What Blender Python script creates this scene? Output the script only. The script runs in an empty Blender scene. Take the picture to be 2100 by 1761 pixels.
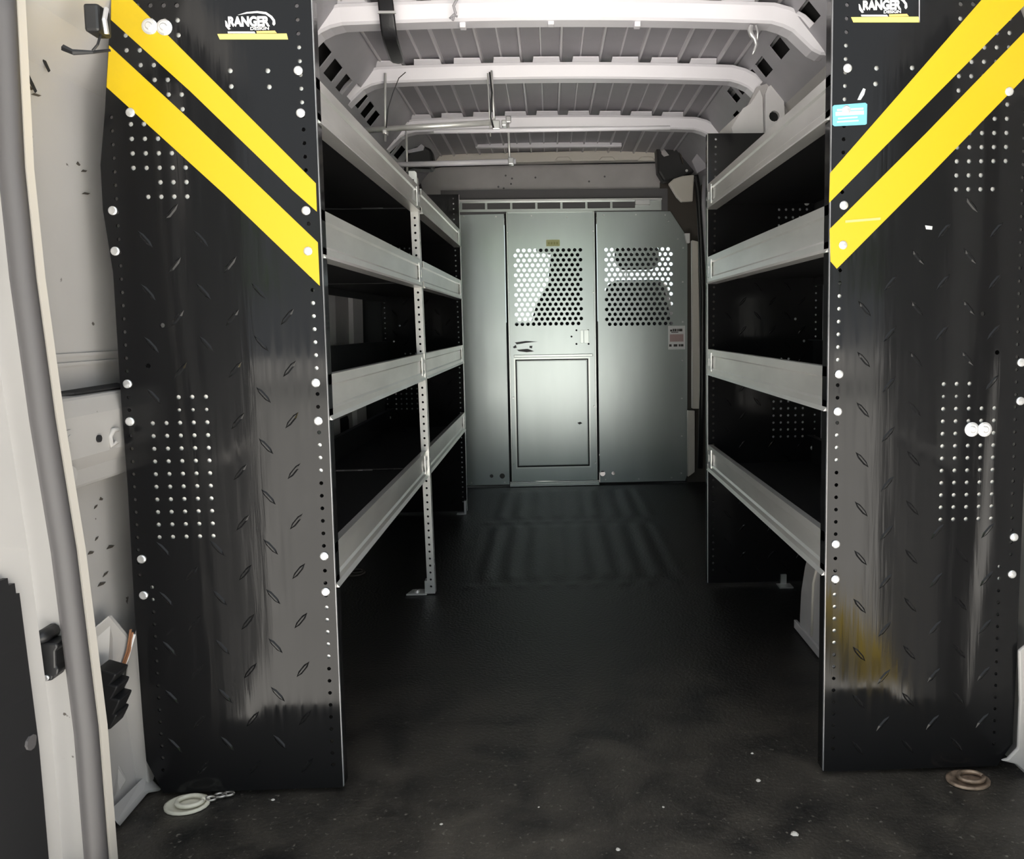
import bpy, bmesh, math, random
from mathutils import Vector, Matrix
from mathutils.geometry import delaunay_2d_cdt
random.seed(7)
sc = bpy.context.scene
COL = sc.collection

# ------------------------------------------------------------------ camera
IW, IH = 2100, 1761
F = 1600.0; PPX, PPY = 1180.0, 800.0; VPX, VPY = 1128.0, 668.0; ROLL = .017; CH = .95
Yc = Vector(((VPX-PPX)/F, -(VPY-PPY)/F, -1)).normalized()
u0 = Vector((-ROLL, 1, 0)); Zc = (u0 - Yc*u0.dot(Yc)).normalized(); Xc = Yc.cross(Zc)
CAMPOS = Vector((0, 0, CH))
cd = bpy.data.cameras.new('camera'); cam = bpy.data.objects.new('camera', cd); COL.objects.link(cam)
cd.sensor_width = 36; cd.sensor_fit = 'HORIZONTAL'; cd.lens = F/IW*36
cd.shift_x = (IW/2-PPX)/IW; cd.shift_y = (PPY-IH/2)/IW
cd.clip_start = .02; cd.clip_end = 300
cam.matrix_world = Matrix.Translation(CAMPOS) @ Matrix((Xc, Yc, Zc)).to_4x4()
sc.camera = cam

# ------------------------------------------------------------------ light
w = bpy.data.worlds.new('sky'); sc.world = w; w.use_nodes = True
wn = w.node_tree.nodes; wl = w.node_tree.links
bg = wn['Background']; bg.inputs['Color'].default_value = (.86, .93, 1.0, 1); bg.inputs['Strength'].default_value = .75
sd = bpy.data.lights.new('sun', 'SUN'); sun = bpy.data.objects.new('sun', sd); COL.objects.link(sun)
sd.energy = 18; sd.angle = math.radians(1.5); sd.color = (1, .95, .88)
sun.rotation_euler = Vector((.55, .18, .8)).to_track_quat('Z', 'Y').to_euler()
sun.location = (4, 2, 8)
sc.view_settings.view_transform = 'Standard'; sc.view_settings.look = 'None'
sc.view_settings.gamma = 1; sc.view_settings.use_curve_mapping = False
sc.view_settings.exposure = 1.08

# ------------------------------------------------------------------ pixel -> place
def ray(u, v):
    p = Vector(((u-PPX)/F, -(v-PPY)/F, -1)); return Vector((p.dot(Xc), p.dot(Yc), p.dot(Zc)))
def PY(u, v, y): r = ray(u, v); return CAMPOS + r*(y/r.y)
def PX(u, v, x): r = ray(u, v); return CAMPOS + r*(x/r.x)
def PZ(u, v, z): r = ray(u, v); return CAMPOS + r*((z-CH)/r.z)
def PPL(u, v, p0, n): r = ray(u, v); return CAMPOS + r*((Vector(p0)-CAMPOS).dot(n)/r.dot(n))

# ------------------------------------------------------------------ materials
def mat(name, col, rough=.5, metal=0, bump=0, bscale=60, var=0, vscale=8, spots=None, coat=0, stretch=None, spec=.5, aniso=None):
    m = bpy.data.materials.new(name); m.use_nodes = True; nt = m.node_tree; N = nt.nodes; L = nt.links
    b = N['Principled BSDF']; b.inputs['Base Color'].default_value = (*col, 1)
    b.inputs['Roughness'].default_value = rough; b.inputs['Metallic'].default_value = metal
    b.inputs['Specular IOR Level'].default_value = spec
    if coat: b.inputs['Coat Weight'].default_value = coat; b.inputs['Coat Roughness'].default_value = .12
    if not (bump or var or spots): return m
    tc = N.new('ShaderNodeTexCoord'); mp = N.new('ShaderNodeMapping'); L.new(tc.outputs['Object'], mp.inputs['Vector'])
    if stretch: mp.inputs['Scale'].default_value = stretch
    def noise(s, d=3):
        n = N.new('ShaderNodeTexNoise'); n.inputs['Scale'].default_value = s; n.inputs['Detail'].default_value = d
        L.new(mp.outputs['Vector'], n.inputs['Vector']); return n
    cout = None
    if var:
        n = noise(vscale, 4); r = N.new('ShaderNodeValToRGB'); L.new(n.outputs['Fac'], r.inputs['Fac'])
        r.color_ramp.elements[0].position = .3; r.color_ramp.elements[1].position = .72
        r.color_ramp.elements[0].color = (*[max(0, c*(1-var)) for c in col], 1)
        r.color_ramp.elements[1].color = (*[min(1, c*(1+var)) for c in col], 1); cout = r.outputs['Color']
    if spots:
        scol, ssc, lo, hi = spots
        n = noise(ssc, 5); r = N.new('ShaderNodeValToRGB'); L.new(n.outputs['Fac'], r.inputs['Fac'])
        r.color_ramp.elements[0].position = lo; r.color_ramp.elements[1].position = hi
        r.color_ramp.elements[0].color = (0, 0, 0, 1); r.color_ramp.elements[1].color = (1, 1, 1, 1)
        mx = N.new('ShaderNodeMix'); mx.data_type = 'RGBA'; L.new(r.outputs['Color'], mx.inputs['Factor'])
        if cout: L.new(cout, mx.inputs['A'])
        else: mx.inputs['A'].default_value = (*col, 1)
        mx.inputs['B'].default_value = (*scol, 1); cout = mx.outputs['Result']
    if cout: L.new(cout, b.inputs['Base Color'])
    if bump:
        n = noise(bscale, 3); bp = N.new('ShaderNodeBump'); bp.inputs['Strength'].default_value = bump; bp.inputs['Distance'].default_value = .01
        L.new(n.outputs['Fac'], bp.inputs['Height']); L.new(bp.outputs['Normal'], b.inputs['Normal'])
    return m
M = {}
M['white'] = mat('white_body_paint', (.45, .435, .42), .38, bump=.02, bscale=14, var=.05, vscale=5, spots=((.10, .085, .075), 26, .73, .745))
M['cream'] = mat('cream_body_paint', (.66, .62, .56), .35)
M['grey_paint'] = mat('grey_body_paint', (.50, .48, .48), .4, bump=.03, bscale=20, var=.08)
M['roof'] = mat('roof_skin_paint', (.36, .345, .375), .42, bump=.02, bscale=12, var=.06, vscale=6)
M['bow'] = mat('roof_bow_paint', (.84, .82, .87), .3)
M['rail'] = mat('rail_paint', (.38, .37, .40), .38, var=.05)
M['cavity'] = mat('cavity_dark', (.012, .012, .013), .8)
M['black'] = mat('black_panel_coat', (.008, .008, .0085), .085, bump=.03, bscale=6, stretch=(6, 1, .3), spec=.22)
def scratches(m, lo, hi, sc_):          # fine vertical wear in the gloss of the coat
    nt = m.node_tree; N = nt.nodes; L = nt.links; tc = N.new('ShaderNodeTexCoord'); mp = N.new('ShaderNodeMapping'); mp.inputs['Scale'].default_value = sc_
    L.new(tc.outputs['Object'], mp.inputs['Vector']); n = N.new('ShaderNodeTexNoise'); n.inputs['Scale'].default_value = 1; n.inputs['Detail'].default_value = 6; n.inputs['Distortion'].default_value = .4
    L.new(mp.outputs['Vector'], n.inputs['Vector']); r = N.new('ShaderNodeMapRange'); L.new(n.outputs['Fac'], r.inputs['Value'])
    r.inputs['From Min'].default_value = .35; r.inputs['From Max'].default_value = .7; r.inputs['To Min'].default_value = lo; r.inputs['To Max'].default_value = hi
    L.new(r.outputs['Result'], N['Principled BSDF'].inputs['Roughness'])
    b2 = N.new('ShaderNodeBump'); b2.inputs['Strength'].default_value = .018; b2.inputs['Distance'].default_value = .01; L.new(n.outputs['Fac'], b2.inputs['Height'])
    old = [l for l in nt.links if l.to_node == N['Principled BSDF'] and l.to_socket.name == 'Normal']
    if old: L.new(old[0].from_socket, b2.inputs['Normal'])
    L.new(b2.outputs['Normal'], N['Principled BSDF'].inputs['Normal'])
scratches(M['black'], .05, .17, (70, 1, 5))
M['black_matt'] = mat('black_tray_coat', (.012, .012, .013), .5)
M['rubber'] = mat('rubber_seal', (.085, .08, .082), .55, bump=.02, bscale=40)
M['plastic'] = mat('black_plastic', (.012, .012, .013), .42)
M['yellow'] = mat('yellow_vinyl', (.53, .37, .003), .38)
M['yellow_pale'] = mat('pale_yellow_print', (.85, .72, .16), .4)
M['orange'] = mat('orange_print', (.75, .48, .15), .5)
M['print_white'] = mat('white_print', (.85, .85, .85), .45)
M['blue'] = mat('blue_sticker', (.16, .52, .72), .35)
M['pale_blue'] = mat('pale_blue_print', (.55, .78, .88), .4)
M['zinc'] = mat('zinc_bolt', (.82, .82, .82), .28, .75)
M['alu'] = mat('galvanised_lip', (.80, .79, .76), .30, .7, bump=.05, bscale=30, var=.12, vscale=9, stretch=(1, .3, 1))
M['edge'] = mat('bare_edge', (.72, .72, .72), .35, .6)
M['edge_dull'] = mat('dull_edge', (.30, .30, .31), .45, .5, var=.5, vscale=6)
M['dark_grey'] = mat('dark_grey_liner', (.13, .125, .13), .6)
M['light_grey'] = mat('pale_wall_structure', (.78, .76, .77), .4, var=.06)
M['rust'] = mat('rusty_steel', (.30, .22, .16), .45, .5, var=.5, vscale=60)
M['lime'] = mat('lime_label', (.72, .74, .36), .5)
M['lime_ink'] = mat('lime_print', (.52, .54, .20), .5)
M['post'] = mat('galvanised_post', (.78, .78, .76), .35, .55, var=.08, vscale=20)
M['partition'] = mat('grey_green_partition', (.46, .505, .50), .29, .75, bump=.05, bscale=4, var=.05, vscale=3, stretch=(2.5, 1, .5))
M['part_edge'] = mat('partition_edge', (.64, .68, .66), .28, .7)
M['ridge_highlight'] = mat('roof_ridge_highlight', (.66, .64, .67), .3)  # paler than the roof skin: highlights of the pressed ridges put into the colour
M['pink'] = mat('pink_print', (.50, .36, .35), .6)
M['ink'] = mat('dark_ink', (.06, .055, .05), .6)
M['seat'] = mat('seat_fabric', (.012, .012, .013), .85)
M['copper'] = mat('copper_wire', (.45, .22, .12), .4, .5)
M['steel'] = mat('worn_steel', (.55, .52, .48), .4, .8, var=.35, vscale=30)
M['cream_ring'] = mat('cream_painted_ring', (.66, .63, .52), .4, var=.12, vscale=40)
M['concrete'] = mat('concrete', (.60, .59, .57), .8, var=.1, vscale=1.5, bump=.1, bscale=12)
M['webbing'] = mat('black_webbing', (.03, .03, .033), .32, bump=.05, bscale=150)
M['taupe'] = mat('taupe_trim', (.07, .06, .05), .7)
def glass():
    m = bpy.data.materials.new('windscreen_glass'); m.use_nodes = True; b = m.node_tree.nodes['Principled BSDF']
    b.inputs['Base Color'].default_value = (.92, 1, .95, 1); b.inputs['Transmission Weight'].default_value = 1
    b.inputs['Roughness'].default_value = 0; b.inputs['IOR'].default_value = 1.02; return m
M['glass'] = glass()
def floor_mat():
    m = mat('black_rubber_floor', (.011, .0105, .010), .44); nt = m.node_tree; N = nt.nodes; L = nt.links; b = N['Principled BSDF']
    tc = N.new('ShaderNodeTexCoord'); sep = N.new('ShaderNodeSeparateXYZ'); L.new(tc.outputs['Object'], sep.inputs[0])
    rng = N.new('ShaderNodeMapRange'); L.new(sep.outputs['Y'], rng.inputs['Value'])      # dirt walked in by the door
    rng.inputs['From Min'].default_value = 2.3; rng.inputs['From Max'].default_value = 1.35
    def noise(s, d, dist=0):
        n = N.new('ShaderNodeTexNoise'); n.inputs['Scale'].default_value = s; n.inputs['Detail'].default_value = d
        n.inputs['Distortion'].default_value = dist; L.new(tc.outputs['Object'], n.inputs['Vector']); return n
    def ramp(src, lo, hi):
        r = N.new('ShaderNodeValToRGB'); L.new(src, r.inputs['Fac']); r.color_ramp.elements[0].position = lo; r.color_ramp.elements[1].position = hi; return r.outputs['Color']
    def mul(a, c):
        k = N.new('ShaderNodeMath'); k.operation = 'MULTIPLY'; L.new(a, k.inputs[0])
        if isinstance(c, float): k.inputs[1].default_value = c
        else: L.new(c, k.inputs[1])
        return k.outputs[0]
    dust = mul(ramp(noise(7, 6, .6).outputs['Fac'], .30, .75), rng.outputs['Result'])
    mx = N.new('ShaderNodeMix'); mx.data_type = 'RGBA'; L.new(dust, mx.inputs['Factor'])
    mx.inputs['A'].default_value = (.011, .0105, .010, 1); mx.inputs['B'].default_value = (.085, .074, .060, 1)
    sp = mul(ramp(noise(95, 4).outputs['Fac'], .63, .70), rng.outputs['Result'])
    mx2 = N.new('ShaderNodeMix'); mx2.data_type = 'RGBA'; L.new(sp, mx2.inputs['Factor'])
    L.new(mx.outputs['Result'], mx2.inputs['A']); mx2.inputs['B'].default_value = (.17, .155, .13, 1)
    L.new(mx2.outputs['Result'], b.inputs['Base Color'])
    n = noise(110, 4); bp = N.new('ShaderNodeBump'); bp.inputs['Strength'].default_value = .35; bp.inputs['Distance'].default_value = .006
    L.new(n.outputs['Fac'], bp.inputs['Height']); L.new(bp.outputs['Normal'], b.inputs['Normal']); return m
M['floor'] = floor_mat()

# ------------------------------------------------------------------ mesh helpers
WO = {}
def link(o, parent=None, at=(0, 0, 0)):
    COL.objects.link(o); at = Vector(at)
    if parent: o.parent = parent; o.location = at - WO[parent.name]
    else: o.location = at
    WO[o.name] = at; return o
def root(name, at, label, cat, group=None):
    o = bpy.data.objects.new(name, None); o.empty_display_size = .05; link(o, None, at); return tag(o, label, cat, group)
def tag(o, label, cat, group=None):
    o['label'] = label; o['category'] = cat
    if group: o['group'] = group
    return o
def struct(o, label=None):
    o['kind'] = 'structure'
    if label: o['label'] = label
    return o
class MB:
    def __init__(s): s.v = []; s.f = []; s.smooth = False
    def add(s, vs, fs):
        n = len(s.v); s.v += [tuple(p) for p in vs]; s.f += [[i+n for i in f] for f in fs]; return s
    def box(s, x0, x1, y0, y1, z0, z1):
        return s.add([(x0,y0,z0),(x1,y0,z0),(x1,y1,z0),(x0,y1,z0),(x0,y0,z1),(x1,y0,z1),(x1,y1,z1),(x0,y1,z1)],
                     [(0,3,2,1),(4,5,6,7),(0,1,5,4),(1,2,6,5),(2,3,7,6),(3,0,4,7)])
    def prism(s, poly, d):                         # poly: 3D points, extruded by vector d
        n = len(poly); d = Vector(d); a = [Vector(p) for p in poly]
        return s.add(a+[p+d for p in a], [list(range(n))[::-1], list(range(n, 2*n))]+[(i, (i+1) % n, (i+1) % n+n, i+n) for i in range(n)])
    def sweep(s, prof, d0, d1, axis='y'):          # closed 2D profile (x,z) run along y
        n = len(prof); a = [(p[0], d0, p[1]) for p in prof]+[(p[0], d1, p[1]) for p in prof]
        return s.add(a, [list(range(n)), list(range(n, 2*n))[::-1]]+[(i+n, (i+1) % n+n, (i+1) % n, i) for i in range(n)])
    def tube(s, pts, r, n=8, sx=1, caps=True):
        pts = [Vector(p) for p in pts]; rings = []; up = None
        rr = r if isinstance(r, (list, tuple)) else [r]*len(pts)
        for i, p in enumerate(pts):
            t = (pts[min(i+1, len(pts)-1)]-pts[max(i-1, 0)]).normalized()
            if up is None: up = Vector((0, 0, 1)) if abs(t.z) < .9 else Vector((0, 1, 0))
            a = t.cross(up).normalized(); b = a.cross(t).normalized(); up = b
            rings.append([p+a*(math.cos(k*2*math.pi/n)*rr[i]*sx)+b*(math.sin(k*2*math.pi/n)*rr[i]) for k in range(n)])
        vs = [q for rg in rings for q in rg]; fs = []
        for i in range(len(pts)-1):
            for k in range(n): fs.append((i*n+k, i*n+(k+1) % n, (i+1)*n+(k+1) % n, (i+1)*n+k))
        if caps: fs += [tuple(range(n))[::-1], tuple(range((len(pts)-1)*n, len(pts)*n))]
        return s.add(vs, fs)
    def disc(s, c, r, h, n=12, ax='y', dome=0):    # low button facing -y (or +z)
        pr = [(r, 0), (r, h*.6), (r*.75, h), (0, h+dome)] if dome or True else []
        vs = []
        for (q, t) in pr[:-1]:
            for k in range(n):
                a = k*2*math.pi/n; e = (math.cos(a)*q, math.sin(a)*q)
                vs.append((c[0]+e[0], c[1]-t, c[2]+e[1]) if ax == 'y' else (c[0]+e[0], c[1]+e[1], c[2]+t))
        vs.append((c[0], c[1]-h-dome, c[2]) if ax == 'y' else (c[0], c[1], c[2]+h+dome)); fs = []
        for j in range(len(pr)-2):
            for k in range(n): fs.append((j*n+k, j*n+(k+1) % n, (j+1)*n+(k+1) % n, (j+1)*n+k))
        t0 = (len(pr)-2)*n
        for k in range(n): fs.append((t0+k, t0+(k+1) % n, len(vs)-1))
        return s.add(vs, fs)
    def mesh(s, name, m):
        me = bpy.data.meshes.new(name); me.from_pydata(s.v, [], s.f); me.update()
        bm = bmesh.new(); bm.from_mesh(me); bmesh.ops.recalc_face_normals(bm, faces=bm.faces); bm.to_mesh(me); bm.free()
        me.materials.append(M[m] if isinstance(m, str) else m)
        if s.smooth:
            for p in me.polygons: p.use_smooth = True
        return me
    def build(s, name, m, parent=None, bevel=0, at=(0, 0, 0), seg=2):
        o = bpy.data.objects.new(name, s.mesh(name, m)); link(o, parent, at)
        if bevel:
            b = o.modifiers.new('bevel', 'BEVEL'); b.width = bevel; b.segments = seg; b.limit_method = 'ANGLE'; b.angle_limit = .6
        return o
def sm(mb): mb.smooth = True; return mb
def circle(c, r, n=10, ph=0): return [(c[0]+r*math.cos(ph+k*2*math.pi/n), c[1]+r*math.sin(ph+k*2*math.pi/n)) for k in range(n)]
def plate_mesh(name, outline, holes, th, fn, m):
    """flat sheet with real holes; outline/holes in (a,b); fn(a,b,t) -> xyz, t in 0..th"""
    loops = [list(outline)]+[list(h) for h in holes]; V2 = []; E2 = []
    for lp in loops:
        n0 = len(V2); V2 += [Vector((q[0], q[1])) for q in lp]; E2 += [(n0+i, n0+(i+1) % len(lp)) for i in range(len(lp))]
    vo, eo, fo_, vi, ei, fi = delaunay_2d_cdt(V2, E2, [], 0, 1e-7)
    def inside(px, py, poly):
        c = False; j = len(poly)-1
        for i in range(len(poly)):
            (xi, yi), (xj, yj) = poly[i][:2], poly[j][:2]
            if (yi > py) != (yj > py) and px < (xj-xi)*(py-yi)/(yj-yi)+xi: c = not c
            j = i
        return c
    bbs = [(min(q[0] for q in h), max(q[0] for q in h), min(q[1] for q in h), max(q[1] for q in h), h) for h in loops[1:]]
    keep = []
    for f in fo_:
        cx_ = sum(vo[i].x for i in f)/3; cy_ = sum(vo[i].y for i in f)/3
        if not inside(cx_, cy_, loops[0]): continue
        if any(q[0] < cx_ < q[1] and q[2] < cy_ < q[3] and inside(cx_, cy_, q[4]) for q in bbs): continue
        keep.append(tuple(f))
    nv = len(vo); cnt = {}
    for f in keep:
        for i in range(3): e = (f[i], f[(i+1) % 3]); cnt[e] = cnt.get(e, 0)+1
    fs = [f[::-1] for f in keep]+[tuple(i+nv for i in f) for f in keep]
    for (p, q) in cnt:
        if (q, p) not in cnt: fs.append((p, q, q+nv, p+nv))
    me = bpy.data.meshes.new(name); me.from_pydata([fn(q.x, q.y, 0) for q in vo]+[fn(q.x, q.y, th) for q in vo], [], fs)
    bm = bmesh.new(); bm.from_mesh(me); bmesh.ops.recalc_face_normals(bm, faces=bm.faces)
    lo = [q for q in bm.verts if not q.link_faces]; bmesh.ops.delete(bm, geom=lo, context='VERTS'); bm.to_mesh(me); bm.free(); me.update()
    me.materials.append(M[m]); return me
def plate(name, outline, holes, th, fn, m, parent=None, at=(0, 0, 0)):
    return link(bpy.data.objects.new(name, plate_mesh(name, outline, holes, th, fn, m)), parent, at)
def XZ(y): return lambda a, b, t: Vector((a, y+t, b))       # sheet facing -y
def text(name, body, size, at, m, parent, width=None, bold=0, shear=0, roll=0):
    cu = bpy.data.curves.new('tmp', 'FONT'); cu.body = body; cu.size = size; cu.offset = bold; cu.shear = shear; cu.extrude = .0002; cu.align_x = 'CENTER'
    o = bpy.data.objects.new('tmp', cu); COL.objects.link(o); dg = bpy.context.evaluated_depsgraph_get()
    me = bpy.data.meshes.new_from_object(o.evaluated_get(dg)); bpy.data.objects.remove(o); bpy.data.curves.remove(cu)
    xs = [v.co.x for v in me.vertices]; k = 1
    if width: k = width/(max(xs)-min(xs))
    for v in me.vertices:
        x, z, t = v.co.x*k, v.co.y, v.co.z
        v.co = (x*math.cos(roll)-z*math.sin(roll), -t, x*math.sin(roll)+z*math.cos(roll))
    me.name = name; me.materials.clear(); me.materials.append(M[m])
    return link(bpy.data.objects.new(name, me), parent, at)
def inst(name, me, parent, at): return link(bpy.data.objects.new(name, me), parent, at)

# ================================================================== SETTING
YR = 1.545                     # rear end panels
YM = 2.745                     # far end of the short unit, post of the long one
YF = 3.945                     # far end of the long unit
YB = 4.60                      # partition
CX = .058                      # van centre line
# ---- ground outside
g = MB(); g.box(-30, 30, -40, 30, -.72, -.62); struct(g.build('floor_outside', 'concrete'), 'pale concrete yard outside the open van')
# ---- load floor, with the pressed ridges of the steel showing through the mat
def hgt(x, y):
    def sst(a, b, t): t = max(0, min(1, (t-a)/(b-a))); return t*t*(3-2*t)
    h = 0
    for (y0, y1) in ((2.86, 3.66), (3.80, 4.45)):
        my = sst(y0-.03, y0+.05, y)*(1-sst(y1-.05, y1+.03, y))
        mx = sst(-.36, -.26, x)*(1-sst(.44, .56, x))
        h += .0045*my*mx*(.5+.5*math.cos((x-.02)*2*math.pi/.094))
    for yy in (2.80, 3.73):
        k = round((x-.067)/.094); cx = .067+k*.094
        if -4 <= k <= 4: h += .004*math.exp(-((x-cx)/.022)**2-((y-yy)/.018)**2)
    return h
xs = [-.90+i*(1.92/160) for i in range(161)]; ys = [1.22+j*(4.62-1.22)/150 for j in range(151)]
fm = MB(); n = len(xs)
fm.add([(x, y, hgt(x, y)) for y in ys for x in xs], [(j*n+i, j*n+i+1, (j+1)*n+i+1, (j+1)*n+i) for j in range(len(ys)-1) for i in range(n-1)])
fm.smooth = True
floor = struct(fm.build('floor', 'floor'), 'black rubber mat on the load floor, dusty by the door')
u = MB(); u.box(-.92, 1.04, 1.20, 6.4, -.10, -.012); u.build('subfloor', 'rail', floor)
u = MB(); u.box(-.74, .86, 1.16, 1.215, -.16, .002); u.build('door_sill', 'plastic', floor)

# ---- side walls: thin shells of a curved section
PROF = [(-.74, 1.73), (-.80, 1.60), (-.848, 1.50), (-.890, 1.437), (-.900, 1.425), (-.905, 1.15), (-.91, .80), (-.905, .45), (-.875, .15), (-.86, -.05)]
def shell(prof, y0, y1, th, mirror=False):
    mb = MB(); pr = [(p[0], p[1]) for p in prof]; out = [(p[0]-th, p[1]) for p in prof]
    poly = pr+out[::-1]
    if mirror: poly = [(2*CX-a, b) for a, b in poly]
    for i in range(len(prof)-1):
        q = [poly[i], poly[i+1], poly[len(poly)-2-i], poly[len(poly)-1-i]]
        mb.sweep(q, y0, y1)
    return mb
wall_left = struct(shell(PROF, 1.33, 4.68, .012).build('wall_left', 'white'), 'white painted inner side wall of the van')
wall_right = struct(shell(PROF, 1.33, 2.85, .012, True).build('wall_right', 'white'), 'white painted inner side wall behind the short shelving')
u = MB(); u.box(-1.06, -1.045, 1.30, 6.3, -.3, 2.1); u.build('outer_skin', 'grey_paint', wall_left)
u = MB(); u.box(1.16, 1.175, 1.30, 4.72, -.3, 2.1); u.build('outer_skin', 'grey_paint', wall_right)
def wx(z, off=0):              # wall surface x at height z
    for (a, b), (c, d) in zip(PROF, PROF[1:]):
        if d <= z <= b: t = (b-z)/(b-d); return a+(c-a)*t+off
    return PROF[-1][0]+off
# ribs, slots and openings of the wall structure seen through the far bay
def wallbox(name, y0, y1, z0, z1, d, m, par=wall_left):
    pts = []; nz = 6
    zz = [z0+(z1-z0)*i/nz for i in range(nz+1)]
    poly = [(wx(z)+d, z) for z in zz]+[(wx(z)-.003, z) for z in zz[::-1]]
    mb = MB()
    for i in range(nz):
        mb.sweep([poly[i], poly[i+1], poly[len(poly)-2-i], poly[len(poly)-1-i]], y0, y1)
    return mb.build(name, m, par)
for (ya, yb) in ((3.02, 3.27), (3.56, 3.74), (2.40, 2.62), (1.85, 2.05)):
    wallbox('wall_rib', ya, yb, .12, 1.10, .022, 'light_grey')
wallbox('wall_beam', 1.75, 4.3, 1.10, 1.24, .030, 'rail')
wallbox('wall_beam', 1.75, 4.3, .60, .70, .034, 'rail')
wallbox('recess_liner', 3.28, 3.55, .70, 1.10, .004, 'grey_paint')
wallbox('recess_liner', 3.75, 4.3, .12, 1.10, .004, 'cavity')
for (a, b, c, d) in ((3.285, 3.315, .93, 1.03), (3.30, 3.46, .46, .57), (3.16, 3.24, .74, .78)):
    mb = MB(); x = wx((c+d)/2)+(.024 if a < 3.27 else .007); mb.prism([(x, a, c), (x, b, c), (x, b, d-.02), (x, b-.02, d), (x, a+.02, d), (x, a, d-.02)], (.002, 0, 0)); mb.build('wall_opening', 'cavity', wall_left)

# ---- rear corner post of the left wall beside the end panel
mb = MB(); x = wx(.76)
mb.sweep([(x-.01, .845), (x+.052, .835), (x+.062, .80), (x+.060, .725), (x+.045, .70), (x+.04, .665), (x-.01, .655)], 1.34, 1.75)
mb.build('waist_beam', 'white', wall_left, .006)
mb = MB(); mb.prism([(x+.030, 1.40, .8425), (x+.050, 1.43, .8390), (x+.050, 1.62, .8390), (x+.022, 1.62, .8440)], (0, 0, .003)); mb.build('beam_slot', 'cavity', wall_left)
mb = MB(); mb.tube([(x+.061, 1.475, .752), (x+.065, 1.475, .752)], .007, 10); mb.build('beam_hole', 'cavity', wall_left)
for zc in (.765, .70):
    mb = MB(); mb.tube([(x+.058, 1.385, zc), (x+.064, 1.385, zc)], .016, 10); mb.tube([(x+.064, 1.385, zc), (x+.066, 1.385, zc)], .007, 8); mb.build('beam_boss', 'white', wall_left)
mb = MB(); mb.tube([PY(242, 880, 1.53), PY(232, 882, 1.52), PY(226, 895, 1.515), PY(230, 915, 1.515), PY(240, 905, 1.52)], .005, 8); sm(mb).build('beam_hook', 'white', wall_left)
for zz in (.905, .90-.012):
    wallbox('wall_crease', 1.34, 1.76, zz, zz+.006, .004, 'white')
for (a, b) in ((165, 5), (105, 36), (88, 130), (60, 172)):
    mb = MB(); p = PX(a, b, -.868 if b < 60 else -.896); mb.prism([p+Vector((.002, -.012, .012)), p+Vector((.002, .010, -.012)), p+Vector((.002, .014, -.008)), p+Vector((.002, -.004, .014))], (.002, 0, 0)); mb.build('paint_chip', 'cavity', wall_left)
for i, (a, b) in enumerate(((207, 1022), (216, 1178), (208, 1196), (198, 1105), (186, 1132), (176, 398), (160, 335), (172, 352), (226, 1120), (196, 1040), (60, 178), (74, 196))):
    p = PX(a, b, wx(max(.2, PX(a, b, -.9).z))+.001); l_ = .006+.004*(i % 3); k_ = 1 if i % 2 else -.4
    mb = MB(); mb.prism([p+Vector((0, -l_, -.002)), p+Vector((0, l_*.4, -.003+.003*k_)), p+Vector((0, l_, .004*k_)), p+Vector((0, -l_*.3, .003))], (.0012, 0, 0)); mb.build('paint_chip', 'taupe', wall_left)
wl_ = root('wire_connector', PY(210, 48, 1.42), 'black wire connector hanging by the yellow striped end panel in the roof corner', 'connector')
mb = MB(); c = PY(206, 42, 1.42); mb.box(c.x-.018, c.x+.008, 1.40, 1.44, c.z-.025, c.z+.022); mb.build('plug', 'plastic', wl_, .005)
mb = MB(); mb.tube([PY(218, 18, 1.41), PY(214, 40, 1.395), PY(219, 70, 1.40)], .004, 6); mb.build('clip', 'zinc', wl_)
mb = MB(); mb.tube([PY(210, 60, 1.42), PY(200, 92, 1.41), PY(190, 104, 1.41)], .0022, 6); mb.tube([PY(130, 98, 1.40), PY(150, 107, 1.40), PY(190, 107, 1.41), PY(226, 103, 1.43)], [.006, .005, .003, .0025], 6); mb.build('wire', 'plastic', wl_)
# lower corner: post foot, gusset, wires, black air vent
foot = MB()
foot.prism([PY(280, 1285, 1.56), PY(262, 1330, 1.56), PY(252, 1430, 1.56), PY(250, 1530, 1.56), PY(262, 1610, 1.56), PY(305, 1612, 1.56), PY(299, 1540, 1.56), PY(290, 1400, 1.56)], (0, .025, 0))
foot.prism([PY(240, 1690, 1.44), PY(298, 1622, 1.54), PY(330, 1617, 1.575), PY(300, 1585, 1.575), PY(285, 1600, 1.55), PY(222, 1662, 1.44)], (0, .01, -.012))
foot.build('post_foot', 'white', wall_left, .004)
mb = MB(); mb.prism([PY(176, 1300, 1.47), PY(222, 1262, 1.50), PY(262, 1310, 1.55), PY(240, 1390, 1.55), PY(232, 1480, 1.52), PY(226, 1560, 1.50), PY(206, 1560, 1.46)], (0, .012, 0)); mb.build('gusset', 'white', wall_left, .004)
mb = MB(); mb.prism([PY(218, 1545, 1.47), PY(240, 1572, 1.50), PY(258, 1600, 1.51), PY(240, 1630, 1.50), PY(226, 1640, 1.46)], (0, .006, 0)); mb.build('gusset_fold', 'white', wall_left, .003)
vent = MB(); zs = [(1375, 1400), (1400, 1430), (1428, 1462), (1458, 1490)]
for (a, b), e in zip(zs, (238, 241, 246, 240)):
    vent.prism([PY(196, a-4, 1.43), PY(e, a+8, 1.43), PY(e-3, a+16, 1.43), PY(e-14, b+6, 1.43), PY(200, b+10, 1.43)], (0, .045, 0))
vp = PY(212, 1490, 1.43); o = vent.build('air_vent', 'plastic', None, .003); tag(o, 'black ribbed rubber air vent in the lower rear corner by the door seal', 'vent')
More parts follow.
